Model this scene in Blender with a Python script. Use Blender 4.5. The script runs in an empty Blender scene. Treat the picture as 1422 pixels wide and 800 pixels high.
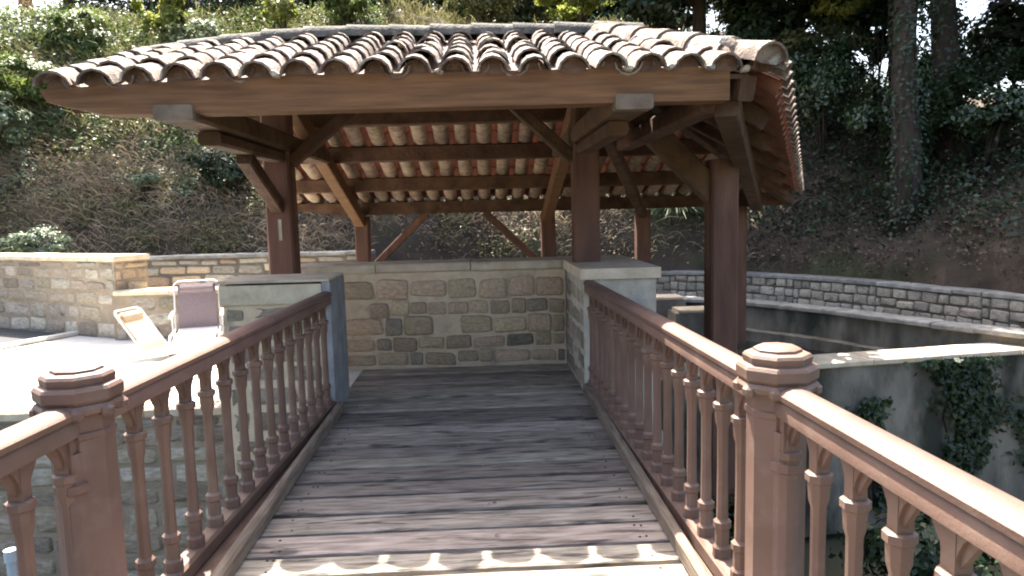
import bpy, math, random
import numpy as np
from mathutils import Vector, Matrix
R = math.radians
random.seed(7); rng = np.random.default_rng(7)
sc = bpy.context.scene
col = sc.collection

# ------------------------------------------------------------------ camera
F_PX, W_PX, H_PX = 1000.0, 1422.0, 800.0
VPX, VPY, ROLL = 668.0, 295.0, R(1.4)
EYE = 1.6
cam_d = bpy.data.cameras.new('camera'); cam = bpy.data.objects.new('camera', cam_d); col.objects.link(cam)
cam_d.sensor_width = 36.0; cam_d.lens = 36.0 * F_PX / W_PX; cam_d.clip_start = 0.05; cam_d.clip_end = 2000
yw = Vector((VPX - W_PX / 2, H_PX / 2 - VPY, -F_PX)).normalized()      # world +Y seen in camera axes
hz = Vector((math.cos(ROLL), math.sin(ROLL), 0))
zw = hz.cross(yw).normalized()
if zw.y < 0: zw = -zw
xw = yw.cross(zw)
M3 = Matrix((xw, yw, zw))                                               # camera axes -> world axes
cam.matrix_world = Matrix.Translation((0, 0, EYE)) @ M3.to_4x4()
sc.camera = cam

# ------------------------------------------------------------------ world, sun, exposure
SUN = Vector((-0.2, 0.575, 1.0)).normalized()
wd = bpy.data.worlds.new('World'); sc.world = wd; wd.use_nodes = True
nt = wd.node_tree; bg = nt.nodes['Background']
sky = nt.nodes.new('ShaderNodeTexSky'); sky.sky_type = 'NISHITA'; sky.sun_disc = False
sky.sun_elevation = math.asin(SUN.z); sky.sun_rotation = math.atan2(SUN.x, SUN.y)
sky.air_density = 1.0; sky.dust_density = 5.0; sky.ozone_density = 0.3
nt.links.new(sky.outputs[0], bg.inputs[0]); bg.inputs[1].default_value = 0.105
sd = bpy.data.lights.new('sun', 'SUN'); sd.energy = 5.0; sd.angle = R(0.55); sd.color = (1.0, 0.94, 0.84)
so = bpy.data.objects.new('sun', sd); col.objects.link(so)
so.rotation_euler = (-SUN).to_track_quat('-Z', 'Y').to_euler(); so.location = (-6, 15, 30)
sc.view_settings.view_transform = 'Standard'; sc.view_settings.look = 'None'
sc.view_settings.gamma = 1.0; sc.view_settings.use_curve_mapping = False
sc.view_settings.exposure = 2.6
sc.cycles.filter_width = 2.0

# ------------------------------------------------------------------ materials
MATS = {}
def mat(name, c1, c2, scale=6.0, rough=0.85, stretch=(1, 1, 1), bump=0.3, bscale=None, rnd=0.0, detail=6.0,
        c3=None, c3lo=0.55, c3hi=0.7, c3scale=None, coord='Object', spec=0.3, trans=0.0, island=False, metal=0.0):
    """noise mix of two colours, optional third patch colour, per-object (or per-island) value variation"""
    if name in MATS: return MATS[name]
    m = bpy.data.materials.new(name); m.use_nodes = True; n = m.node_tree.nodes; l = m.node_tree.links
    b = n['Principled BSDF']; b.inputs['Roughness'].default_value = rough
    b.inputs['Specular IOR Level'].default_value = spec; b.inputs['Metallic'].default_value = metal
    tc = n.new('ShaderNodeTexCoord'); mp = n.new('ShaderNodeMapping'); mp.inputs['Scale'].default_value = stretch
    oi = n.new('ShaderNodeObjectInfo')
    l.new(tc.outputs[coord], mp.inputs[0])
    ofs = n.new('ShaderNodeVectorMath'); ofs.operation = 'MULTIPLY_ADD'
    l.new(oi.outputs['Random'], ofs.inputs[0]); ofs.inputs[1].default_value = (37, 53, 71)
    l.new(mp.outputs[0], ofs.inputs[2])
    def noise(s, d=detail):
        t = n.new('ShaderNodeTexNoise'); t.inputs['Scale'].default_value = s; t.inputs['Detail'].default_value = d
        l.new(ofs.outputs[0], t.inputs['Vector']); return t
    n1 = noise(scale)
    rp = n.new('ShaderNodeValToRGB'); rp.color_ramp.elements[0].position = 0.32; rp.color_ramp.elements[1].position = 0.68
    rp.color_ramp.elements[0].color = (*c1, 1); rp.color_ramp.elements[1].color = (*c2, 1)
    l.new(n1.outputs['Fac'], rp.inputs[0]); out = rp.outputs[0]
    if c3:
        n3 = noise(c3scale or scale * 0.45)
        r3 = n.new('ShaderNodeMapRange'); r3.inputs[1].default_value = c3lo; r3.inputs[2].default_value = c3hi
        l.new(n3.outputs['Fac'], r3.inputs[0])
        mx = n.new('ShaderNodeMix'); mx.data_type = 'RGBA'; l.new(r3.outputs[0], mx.inputs[0])
        l.new(out, mx.inputs[6]); mx.inputs[7].default_value = (*c3, 1); out = mx.outputs[2]
    if rnd:
        hs = n.new('ShaderNodeHueSaturation'); src = oi.outputs['Random']
        if island:
            g = n.new('ShaderNodeNewGeometry'); src = g.outputs['Random Per Island']
        mr = n.new('ShaderNodeMapRange'); mr.inputs[3].default_value = 1 - rnd; mr.inputs[4].default_value = 1 + rnd
        l.new(src, mr.inputs[0]); l.new(mr.outputs[0], hs.inputs['Value'])
        w = n.new('ShaderNodeMath'); w.operation = 'MULTIPLY_ADD'; w.inputs[1].default_value = 0.05 * rnd * 2; w.inputs[2].default_value = 0.5 - 0.05 * rnd
        fr = n.new('ShaderNodeMath'); fr.operation = 'FRACT'; m7 = n.new('ShaderNodeMath'); m7.operation = 'MULTIPLY'; m7.inputs[1].default_value = 7.31
        l.new(src, m7.inputs[0]); l.new(m7.outputs[0], fr.inputs[0]); l.new(fr.outputs[0], w.inputs[0]); l.new(w.outputs[0], hs.inputs['Hue'])
        l.new(out, hs.inputs['Color']); out = hs.outputs[0]
    l.new(out, b.inputs['Base Color'])
    if bump:
        nb = noise(bscale or scale * 3); bp = n.new('ShaderNodeBump'); bp.inputs['Strength'].default_value = bump
        bp.inputs['Distance'].default_value = 0.02; l.new(nb.outputs['Fac'], bp.inputs['Height']); l.new(bp.outputs[0], b.inputs['Normal'])
    if trans:
        tr = n.new('ShaderNodeBsdfTranslucent'); ms = n.new('ShaderNodeMixShader'); ms.inputs[0].default_value = trans
        l.new(out, tr.inputs[0]); l.new(b.outputs[0], ms.inputs[1]); l.new(tr.outputs[0], ms.inputs[2])
        l.new(ms.outputs[0], n['Material Output'].inputs[0])
    MATS[name] = m; return m

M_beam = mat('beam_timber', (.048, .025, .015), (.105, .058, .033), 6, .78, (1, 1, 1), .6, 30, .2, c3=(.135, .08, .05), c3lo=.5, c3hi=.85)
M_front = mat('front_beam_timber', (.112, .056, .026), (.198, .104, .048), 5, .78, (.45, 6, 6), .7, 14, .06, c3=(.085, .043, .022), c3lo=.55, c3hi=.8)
M_post = mat('post_timber', (.082, .041, .028), (.145, .073, .051), 3, .7, (3, 3, .5), .3, 20, .12, c3=(.22, .13, .085), c3lo=.58, c3hi=.8)
M_cut = mat('cut_timber_end', (.10, .075, .055), (.17, .13, .095), 9, .85, bump=.4)
M_paint = mat('brown_paint', (.104, .062, .046), (.142, .086, .064), 4, .55, bump=.10, bscale=90, rnd=.10, spec=.35, c3=(.17, .118, .090), c3lo=.54, c3hi=.82, c3scale=7)
M_plank = mat('weathered_plank', (.135, .110, .086), (.295, .250, .202), 7, .78, (.7, 5, 5), .6, 14, .36, c3=(.062, .052, .044), c3lo=.56, c3hi=.66, c3scale=5)
M_kerb = mat('kerb_timber', (.10, .075, .055), (.20, .155, .115), 8, .85, (4, .5, 4), .5, 12, .1)
M_tile = mat('weathered_tile', (.086, .060, .047), (.195, .147, .120), 10, .92, bump=.9, bscale=45, rnd=.33, c3=(.275, .26, .228), c3lo=.52, c3hi=.64, c3scale=9)
M_tile_g = mat('lichen_tile', (.045, .043, .037), (.115, .106, .090), 12, .95, bump=.7, bscale=40, rnd=.2, c3=(.17, .16, .135), c3lo=.55, c3hi=.7)
M_tile_r = mat('brown_red_tile', (.20, .085, .055), (.30, .15, .10), 8, .9, bump=.4, rnd=.2, c3=(.32, .24, .18), c3lo=.6, c3hi=.75)
M_red = mat('red_tile', (.12, .042, .033), (.18, .072, .055), 8, .85, bump=.3, rnd=.2)
M_pale = mat('pale_channel_tile', (.19, .135, .098), (.34, .27, .205), 14, .9, bump=.4, rnd=.25, c3=(.20, .09, .065), c3lo=.60, c3hi=.72)
M_stone = mat('tan_stone', (.215, .178, .132), (.34, .29, .223), 7, .9, bump=.8, bscale=30, rnd=.28, c3=(.17, .15, .13), c3lo=.6, c3hi=.75)
M_stone_d = mat('mixed_stone', (.44, .325, .21), (.62, .49, .34), 8, .92, bump=1.0, bscale=30, rnd=.26, c3=(.29, .23, .17), c3lo=.58, c3hi=.8)
M_stone_g = mat('grey_stone', (.26, .23, .185), (.43, .385, .31), 6, .92, bump=.7, bscale=25, rnd=.28, c3=(.11, .11, .095), c3lo=.58, c3hi=.75)
M_mortar_t = mat('terrace_mortar', (.23, .185, .135), (.30, .25, .185), 12, .95, bump=.7, bscale=50, c3=(.17, .14, .105), c3lo=.5, c3hi=.75, c3scale=3)
M_mortar = mat('mortar', (.50, .395, .275), (.60, .485, .35), 12, .95, bump=.6, bscale=60, c3=(.27, .22, .165), c3lo=.55, c3hi=.75, c3scale=4)
M_joint = mat('dark_joint', (.10, .09, .075), (.17, .15, .12), 12, .95, bump=.6)
M_render = mat('cement_render', (.33, .295, .24), (.46, .42, .35), 7, .95, bump=.5, bscale=45, c3=(.24, .24, .24), c3lo=.52, c3hi=.7)
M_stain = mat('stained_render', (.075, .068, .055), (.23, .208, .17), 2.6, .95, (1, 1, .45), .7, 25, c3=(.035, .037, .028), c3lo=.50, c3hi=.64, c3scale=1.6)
M_greyren = mat('grey_cement', (.20, .205, .21), (.28, .285, .29), 6, .9, bump=.5, bscale=40, c3=(.15, .165, .18), c3lo=.55, c3hi=.7)
M_cope = mat('coping_stone', (.44, .36, .26), (.58, .49, .37), 6, .9, bump=.6, bscale=30, rnd=.15, c3=(.24, .21, .17), c3lo=.58, c3hi=.75)
M_cope_g = mat('weathered_coping', (.17, .165, .15), (.30, .29, .26), 7, .92, bump=.6, bscale=30, rnd=.2)
M_conc = mat('terrace_concrete', (.50, .47, .42), (.62, .59, .53), 3, .9, bump=.25, bscale=40, c3=(.42, .40, .36), c3lo=.6, c3hi=.8)
M_asph = mat('dark_asphalt', (.035, .036, .04), (.06, .06, .062), 30, .9, bump=.4)
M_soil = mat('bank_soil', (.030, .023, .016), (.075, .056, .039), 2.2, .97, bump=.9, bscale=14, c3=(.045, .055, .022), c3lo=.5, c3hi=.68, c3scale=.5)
M_ground = mat('valley_ground', (.05, .05, .028), (.10, .09, .05), .6, .97, bump=.5)
M_water = mat('dark_water', (.012, .016, .014), (.022, .027, .021), 2, .06, bump=.08, bscale=5, spec=.5)
M_bark = mat('bark', (.024, .018, .014), (.058, .044, .034), 6, .95, (3, 3, .6), .9, 16, .1, c3=(.03, .045, .02), c3lo=.55, c3hi=.7)
def leafmat(name, c1, c2, trans=.35, rnd=.35, rough=.55, scale=.8, c3=None, spec=.4):
    return mat(name, c1, c2, scale, rough, bump=0, rnd=rnd, island=True, trans=trans, c3=c3, spec=spec, detail=3)
L_green = leafmat('green_leaf', (.065, .105, .022), (.125, .170, .042), .4)
L_dark = leafmat('dark_leaf', (.014, .028, .012), (.034, .058, .022), .22, .35, .42)
L_gloss = leafmat('glossy_leaf', (.030, .052, .022), (.060, .090, .038), .2, .4, .30, spec=.6)
L_yel = leafmat('yellow_green_leaf', (.15, .19, .035), (.25, .27, .065), .45)
L_olive = leafmat('olive_leaf', (.098, .108, .038), (.185, .178, .072), .35)
L_sil = leafmat('silver_leaf', (.11, .15, .085), (.17, .215, .125), .3)
L_dry = leafmat('dry_blade', (.155, .118, .078), (.33, .265, .18), .2, .4, .9, .5, c3=(.055, .048, .036))
L_dryg = leafmat('mixed_blade', (.10, .11, .036), (.23, .205, .10), .3, .4, .8, .5)
L_ivy = leafmat('ivy_leaf', (.015, .030, .012), (.040, .065, .024), .2, .4, .4)
L_litter_d = leafmat('shaded_litter', (.045, .031, .021), (.12, .088, .06), .1, .45, .85)  # darker copy of the leaf litter, tree shade put into its colour
L_litter = leafmat('leaf_litter', (.12, .085, .055), (.25, .19, .13), .15, .4, .85)
M_sling_p = mat('mauve_sling', (.16, .125, .135), (.21, .165, .175), 60, .8, bump=.3)
M_sling_b = mat('beige_sling', (.58, .46, .32), (.66, .54, .39), 40, .8, bump=.3, trans=.3)
M_white = mat('sunlit_canvas', (.75, .73, .69), (.82, .80, .76), 20, .8, bump=.2)  # seat sling coloured white for the sun falling on it
M_tube = mat('grey_tube', (.45, .43, .44), (.55, .53, .54), 10, .35, bump=0, spec=.6)
M_armr = mat('beige_armrest', (.62, .50, .36), (.70, .58, .43), 10, .5, bump=0)
M_pipe = mat('pale_blue_pipe', (.26, .36, .42), (.34, .44, .50), 5, .4, bump=0)
M_brick = mat('chimney_brick', (.22, .075, .045), (.32, .12, .075), 12, .9, bump=.4)
M_slate = mat('dark_blue_cowl', (.03, .035, .06), (.05, .055, .085), 8, .5, bump=0)
M_nail = mat('rusty_nail', (.02, .014, .011), (.04, .026, .018), 20, .7, bump=0)

# ------------------------------------------------------------------ mesh helpers
class MB:
    def __init__(s): s.v = []; s.f = []
    def add(s, vs, fs):
        o = len(s.v); s.v += [tuple(p) for p in vs]; s.f += [tuple(i + o for i in q) for q in fs]; return s
    def box(s, x0, x1, y0, y1, z0, z1):
        return s.add([(x0, y0, z0), (x1, y0, z0), (x1, y1, z0), (x0, y1, z0), (x0, y0, z1), (x1, y0, z1), (x1, y1, z1), (x0, y1, z1)],
                     [(0, 3, 2, 1), (4, 5, 6, 7), (0, 1, 5, 4), (1, 2, 6, 5), (2, 3, 7, 6), (3, 0, 4, 7)])
    def beam(s, p0, p1, w, h, ch=0.012, up=(0, 0, 1)):
        """chamfered beam from p0 to p1 (centre line), width w, height h"""
        p0 = Vector(p0); p1 = Vector(p1); d = (p1 - p0).normalized(); u = Vector(up)
        if abs(d.dot(u)) > .95: u = Vector((0, 1, 0))
        a = d.cross(u).normalized(); u = a.cross(d).normalized()
        a2, h2 = w / 2, h / 2
        pr = [(-a2 + ch, -h2), (a2 - ch, -h2), (a2, -h2 + ch), (a2, h2 - ch), (a2 - ch, h2), (-a2 + ch, h2), (-a2, h2 - ch), (-a2, -h2 + ch)]
        return s.prism(p0, p1, [(a, u, q) for q in pr])
    def prism(s, p0, p1, pr):
        vs = [p0 + a * q[0] + u * q[1] for a, u, q in pr] + [p1 + a * q[0] + u * q[1] for a, u, q in pr]; n = len(pr)
        fs = [(i, (i + 1) % n, n + (i + 1) % n, n + i) for i in range(n)] + [tuple(range(n - 1, -1, -1)), tuple(range(n, 2 * n))]
        return s.add(vs, fs)
    def tube(s, pts, rad, n=8, cap=True):
        pts = [Vector(p) for p in pts]
        if not hasattr(rad, '__len__'): rad = [rad] * len(pts)
        ref = Vector((0.3, 0.2, 1)); vs = []; fs = []
        for i, p in enumerate(pts):
            d = (pts[min(i + 1, len(pts) - 1)] - pts[max(i - 1, 0)]).normalized()
            r0 = ref if abs(d.dot(ref.normalized())) < .95 else Vector((1, 0, 0))
            a = d.cross(r0).normalized(); b = d.cross(a)
            vs += [p + (a * math.cos(2 * math.pi * k / n) + b * math.sin(2 * math.pi * k / n)) * rad[i] for k in range(n)]
        for i in range(len(pts) - 1):
            for k in range(n): fs.append((i * n + k, i * n + (k + 1) % n, (i + 1) * n + (k + 1) % n, (i + 1) * n + k))
        if cap: fs += [tuple(range(n - 1, -1, -1)), tuple((len(pts) - 1) * n + k for k in range(n))]
        return s.add(vs, fs)
    def lathe(s, prof, n=8, c=(0, 0), ph=0.0, sq=1.0):
        vs = []; fs = []
        for r, z in prof:
            vs += [(c[0] + r * math.cos(ph + 2 * math.pi * k / n), c[1] + r * math.sin(ph + 2 * math.pi * k / n), z) for k in range(n)]
        for i in range(len(prof) - 1):
            for k in range(n): fs.append((i * n + k, i * n + (k + 1) % n, (i + 1) * n + (k + 1) % n, (i + 1) * n + k))
        fs += [tuple(range(n - 1, -1, -1)), tuple((len(prof) - 1) * n + k for k in range(n))]
        return s.add(vs, fs)
    def mesh(s, name, m, smooth=False, ang=None):
        me = bpy.data.meshes.new(name); me.from_pydata(s.v, [], s.f); me.validate(); me.update()
        ms = m if isinstance(m, (list, tuple)) else [m]
        for k in ms: me.materials.append(k)
        if smooth:
            me.shade_smooth()
            if ang: me.set_sharp_from_angle(angle=R(ang))
        return me
    def build(s, name, m, parent=None, smooth=False, ang=None):
        return put(name, s.mesh(name, m, smooth, ang), parent)

def put(name, me, parent=None, loc=None, mat4=None):
    o = bpy.data.objects.new(name, me); col.objects.link(o)
    if mat4 is not None: o.matrix_basis = mat4
    elif loc is not None: o.location = loc
    if parent is not None:
        o.parent = parent; o.matrix_parent_inverse = Matrix.Translation(-Vector(parent.location))
    return o
def tag(o, label=None, cat=None, group=None, kind=None):
    if label: o['label'] = label
    if cat: o['category'] = cat
    if group: o['group'] = group
    if kind: o['kind'] = kind
    return o
def thing(name, label, cat, loc=(0, 0, 0), group=None):
    o = bpy.data.objects.new(name, None); col.objects.link(o); o.location = loc; o.empty_display_size = .1
    return tag(o, label, cat, group)
def jit(a): return random.uniform(-a, a)

# stone prototypes: rounded lumps about one unit across
def stone_proto(k):
    rs = random.Random(k); b = MB(); n = 12; vs = []; fs = []
    outl = []
    for cx, cy in ((1, 1), (-1, 1), (-1, -1), (1, -1)):
        ca, cb = rs.uniform(.06, .2), rs.uniform(.06, .22); ix, iy = rs.uniform(.93, 1.03), rs.uniform(.9, 1.04)
        pa, pb = (cx * .5 * ix, cy * (.5 * iy - cb)), (cx * (.5 * ix - ca), cy * .5 * iy); pm = (cx * (.5 * ix - ca * .3), cy * (.5 * iy - cb * .3))
        outl += [pa, pm, pb] if cx * cy > 0 else [pb, pm, pa]
    for (sc_, y) in ((1.0, .5), (1.0, -.30), (.84, -.46)):
        vs += [(x * sc_, y + (rs.uniform(-.03, .03) if y < 0 else 0), z * sc_) for x, z in outl]
    vs.append((rs.uniform(-.08, .08), -.5 + rs.uniform(-.05, .03), rs.uniform(-.08, .08)))
    for i in range(2):
        for k2 in range(n): fs.append((i * n + k2, i * n + (k2 + 1) % n, (i + 1) * n + (k2 + 1) % n, (i + 1) * n + k2))
    for k2 in range(n): fs.append((2 * n + k2, 2 * n + (k2 + 1) % n, 3 * n))
    fs.append(tuple(range(n - 1, -1, -1))); b.add(vs, fs); return b
STONES = {}
def stones_of(m):
    if m.name not in STONES: STONES[m.name] = [stone_proto(k).mesh('stone', m, True, 50) for k in range(7)]
    return STONES[m.name]
def place_stone(parent, m, c, t, nrm, w, h, d, name='stone', roll=0.0):
    """c centre of face, t along-wall dir, nrm outward normal (plan)"""
    t = Vector(t); nrm = Vector(nrm); up = Vector((0, 0, 1))
    rot = Matrix((t, -nrm, up)).transposed().to_4x4()
    return put(name, random.choice(stones_of(m)), parent,
               mat4=Matrix.Translation(c) @ rot @ Matrix.Rotation(roll, 4, 'Y') @ Matrix.Diagonal((w, d, h, 1)))
def face_stones(parent, p0, p1, z0, z1, m, ch, ln, proud=.012, depth=.12, gap=.018, m2=None, mix=0.0, side=1, jitter=.22, skip=0.0):
    """courses of stones on the vertical face p0->p1; outward normal is to the right of travel times side"""
    p0 = Vector((p0[0], p0[1], 0)); p1 = Vector((p1[0], p1[1], 0)); L = (p1 - p0).length; t = (p1 - p0) / L
    nrm = Vector((t.y, -t.x, 0)) * side
    z = z0
    while z < z1 - ch * .4:
        h = min(ch * random.uniform(1 - jitter, 1 + jitter), z1 - z)
        if z1 - (z + h) < ch * .4: h = z1 - z
        x = 0.0; first = True
        while x < L - .03:
            w = random.uniform(*ln) * (random.uniform(.4, 1) if first else 1); first = False
            if L - (x + w) < ln[0] * .6: w = L - x
            pr = proud + random.uniform(-.006, .010)
            if random.random() < skip: x += w; continue
            c = p0 + t * (x + w / 2) + nrm * (pr - depth / 2); c.z = z + h / 2 + jit(.014)
            hh = h * random.uniform(.82, 1.08) - gap; ww = w - gap * random.uniform(.7, 1.5)
            if side < 0: tt = -t
            else: tt = t
            place_stone(parent, m2 if (m2 and random.random() < mix) else m, c, tt, nrm, max(ww, .03), max(hh, .03), depth, roll=jit(.05))
            x += w
        z += h
def copings(parent, p0, p1, zt, width, th, m, ln=(.5, .9), over=0.03, name='coping_stone', centre=True):
    p0 = Vector((p0[0], p0[1], 0)); p1 = Vector((p1[0], p1[1], 0)); L = (p1 - p0).length; t = (p1 - p0) / L; x = 0
    while x < L - .02:
        w = min(random.uniform(*ln), L - x)
        if L - x - w < .25: w = L - x
        a = p0 + t * (x + .004); b = p0 + t * (x + w - .004); dz = jit(.006)
        a.z = b.z = zt - th / 2 + dz
        MB().beam(a, b, width + 2 * over + jit(.012), th, .014).build(name, m, parent); x += w

# leaf clouds -----------------------------------------------------------------
def leaf_mesh(name, pos, nrm, size, m, aspect=.55, blade=False):
    """pos (n,3), nrm (n,3) -> bent leaf (2 quads folded on the midrib as 4 verts + tip)"""
    n = len(pos); nrm = nrm / (np.linalg.norm(nrm, axis=1, keepdims=True) + 1e-9)
    rv = rng.normal(size=(n, 3)); t = np.cross(nrm, rv); t /= (np.linalg.norm(t, axis=1, keepdims=True) + 1e-9)
    b = np.cross(nrm, t); s = np.asarray(size).reshape(-1, 1) * np.ones((n, 1))
    a = pos - t * s * .5; c = pos + t * s * .5 - nrm * s * .12
    l = pos + b * s * aspect * .5 + nrm * s * .08; r = pos - b * s * aspect * .5 + nrm * s * .08
    V = np.stack([a, l, c, r], 1).reshape(-1, 3)
    return quads(name, V, n, m)
def blade_mesh(name, pos, tip, wid, m):
    """thin tapered blades from pos to tip with a bend"""
    n = len(pos); d = tip - pos; rv = rng.normal(size=(n, 3)); rv[:, 2] *= .2; sd_ = np.cross(d, rv); sd_ /= (np.linalg.norm(sd_, axis=1, keepdims=True) + 1e-9)
    w = np.asarray(wid).reshape(-1, 1) * np.ones((n, 1)); mid = pos + d * .55 + np.array([0, 0, .12]) * np.linalg.norm(d, axis=1, keepdims=True)
    V = np.stack([pos, mid + sd_ * w, tip, mid - sd_ * w], 1).reshape(-1, 3)
    return quads(name, V, n, m)
def quads(name, V, n, m):
    me = bpy.data.meshes.new(name); me.vertices.add(4 * n); me.vertices.foreach_set('co', V.astype(np.float32).ravel())
    me.loops.add(4 * n); me.loops.foreach_set('vertex_index', np.arange(4 * n, dtype=np.int32))
    me.polygons.add(n); me.polygons.foreach_set('loop_start', np.arange(0, 4 * n, 4, dtype=np.int32))
    me.materials.append(m); me.update(calc_edges=True); return me
def cloud(centre, rad, n, clumps=40, clump_r=.28, shell=.55, flat=1.0, seed=None):
    """leaf positions and normals clumped through an uneven ellipsoid"""
    g = np.random.default_rng(seed) if seed is not None else rng
    rad = np.array(rad, float); d = g.normal(size=(clumps, 3)); d /= np.linalg.norm(d, axis=1, keepdims=True)
    rr = (shell + (1 - shell) * g.random((clumps, 1))) * g.uniform(.72, 1.12, (clumps, 1))
    cc = d * rr; cs = clump_r * g.uniform(.55, 1.35, clumps)
    k = g.integers(0, clumps, n); o = g.normal(size=(n, 3)); o /= np.linalg.norm(o, axis=1, keepdims=True)
    o *= (g.random((n, 1)) ** .45) * cs[k][:, None]
    p = cc[k] + o; nr = o * 1.2 + d[k] * .5 + g.normal(size=(n, 3)) * .25 + np.array([0, 0, .5])
    return np.array(centre) + p * rad, nr

# ------------------------------------------------------------------ terrain
WALL = [(-22, 13.6), (-6, 13.2), (-2, 13.6), (1.5, 14.6), (3.0, 15.2), (4.0, 15.2), (5.1, 14.7), (6.0, 13.6), (6.8, 12.1), (7.4, 10.3), (7.8, 8.5), (8.1, 6.5), (9.0, 3), (10, -6)]
WA = np.array(WALL, float)
def wall_dist(x, y):
    """signed distance behind the foot of the bank"""
    best = 1e9; sgn = 1
    for (ax, ay), (bx, by) in zip(WALL[:-1], WALL[1:]):
        dx, dy = bx - ax, by - ay; L2 = dx * dx + dy * dy; u = max(0, min(1, ((x - ax) * dx + (y - ay) * dy) / L2))
        px, py = ax + dx * u, ay + dy * u; d = math.hypot(x - px, y - py)
        if d < best:
            best = d; cr = dx * (y - ay) - dy * (x - ax); sgn = 1 if cr > 0 else -1
    return best * sgn
def hn(x, y):
    return (.22 * math.sin(x * .9 + y * .6) * math.sin(y * .8 - x * .3 + 1) + .10 * math.sin(2.3 * x + 1.7 * y) * math.sin(2.9 * y - 1.1 * x) + .05 * math.sin(6.1 * x + 2) * math.sin(5.3 * y))
def hill_z(x, y):
    s = wall_dist(x, y)
    foot = .16 + .45 * max(0, min(1, (-x + 1) / 3))
    if s < .28: return -.65
    c = max(0.0, min(20.4 - y, 15.0 - x)); u = s / (s + c)
    z = foot + (6.3 - 1.9 * max(0, min(1, (x - 7) / 5))) * u ** .92 + .06 * max(0, y - 20.4)
    return z + hn(x, y) * min(1, s / 1.5)
def terrain():
    xs = np.concatenate([np.arange(-40, -12, 2.0), np.arange(-12, 14, .33), np.arange(14, 44, 2.0)])
    ys = np.concatenate([np.arange(5.0, 24, .33), np.arange(24, 60, 3.0)])
    idx = {}; b = MB()
    for j, y in enumerate(ys):
        for i, x in enumerate(xs):
            if wall_dist(x, y) > -.5:
                idx[i, j] = len(b.v); b.v.append((x, y, hill_z(x, y)))
    for j in range(len(ys) - 1):
        for i in range(len(xs) - 1):
            q = [(i, j), (i + 1, j), (i + 1, j + 1), (i, j + 1)]
            if all(k in idx for k in q): b.f.append(tuple(idx[k] for k in q))
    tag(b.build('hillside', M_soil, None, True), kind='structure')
terrain()
tag(MB().box(-600, 600, -600, 900, -2.9, -2.6).build('ground', M_ground), kind='structure')
# stream bed and water below the bridge
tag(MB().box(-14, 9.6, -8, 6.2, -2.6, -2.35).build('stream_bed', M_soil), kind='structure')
tag(MB().box(-13.9, 9.5, -7.9, 6.1, -2.345, -2.3).build('stream', M_water), kind='structure')
# terrace: slab, joints, dark patch
TY = 6.35
b = MB(); tvs = [(-16, TY + .1), (-2.12, TY), (-2.12, 6.43), (-1.28, 6.43), (-1.28, 7.42), (-2.05, 7.42), (-2.05, 13.2), (-16, 13.6)]
n = len(tvs); b.add([(x, y, -2.5) for x, y in tvs] + [(x, y, -.004) for x, y in tvs],
                    [(i, (i + 1) % n, n + (i + 1) % n, n + i) for i in range(n)] + [tuple(range(n - 1, -1, -1)), tuple(range(n, 2 * n))])
tag(b.build('terrace', M_conc), kind='structure')
# ground behind the parapet wall and beside the basin
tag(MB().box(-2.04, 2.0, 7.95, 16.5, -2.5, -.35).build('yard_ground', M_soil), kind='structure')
b = MB(); b.add([(-16, 9.6, .004), (-6.05, 9.6, .004), (-5.75, 10.6, .004), (-7.6, 11.7, .004), (-16, 14, .004)], [(0, 1, 2, 3, 4)])
tag(b.build('asphalt_patch', M_asph), kind='structure')
tag(MB().beam((-7.2, 7.2, .03), (-5.72, 10.6, .03), .09, .06, .01).build('terrace_kerb', M_conc), kind='structure')

for k, (p, q) in enumerate((((-4.9, 6.45, .001), (-4.2, 9.84, .001)), ((-9, 8.1, .001), (-2.2, 7.95, .001)), ((-3.0, 6.4, .001), (-2.75, 9.84, .001)))):
    tag(MB().beam(p, q, .014, .004, .001).build('terrace_joint', M_joint), kind='structure')
# basin (right): water, rim ledges
def arc(off): # polyline offset inwards from the retaining wall
    pts = []
    P = [Vector((x, y, 0)) for x, y in WALL[3:10] + [(8.0, 9.0)]]
    for i, p in enumerate(P):
        d = (P[min(i + 1, len(P) - 1)] - P[max(i - 1, 0)]).normalized(); nr = Vector((d.y, -d.x, 0))
        pts.append(p + nr * off * (1 if off < .1 else 1 - .5 * max(0, (i - 3) / (len(P) - 4))))
    return pts
def strip_block(name, o0, o1, z0, z1, m, parent=None):
    A = arc(o0); B = arc(o1); b = MB()
    for i in range(len(A) - 1):
        q = [A[i], A[i + 1], B[i + 1], B[i]]
        b.add([(p.x, p.y, z0) for p in q] + [(p.x, p.y, z1) for p in q],
              [(0, 3, 2, 1), (4, 5, 6, 7), (0, 1, 5, 4), (1, 2, 6, 5), (2, 3, 7, 6), (3, 0, 4, 7)])
    return b.build(name, m, parent)
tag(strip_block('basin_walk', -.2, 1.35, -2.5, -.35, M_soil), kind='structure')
tag(MB().box(2.0, 7.0, 8.85, 16.2, -2.5, -.78).build('basin_water', M_water), kind='structure')

# ------------------------------------------------------------------ stone walls
# parapet at the end of the bridge
t = thing('parapet_wall', 'tan rubble stone parapet wall closing the end of the wooden bridge under the roof', 'wall', (-.5, 7.7, 0))
MB().box(-2.05, .86, 7.46, 7.95, -2.4, 1.0).build('mortar_bed', M_mortar, t)
face_stones(t, (-2.03, 7.46), (.85, 7.46), .02, .93, M_stone_d, .178, (.13, .42), proud=.021, depth=.1, gap=.014, m2=M_stone, mix=.15, skip=.04, jitter=.3)
copings(t, (-2.04, 7.70), (.85, 7.70), 1.092, .5, .092, M_cope, (.7, 1.1), .03)
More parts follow.
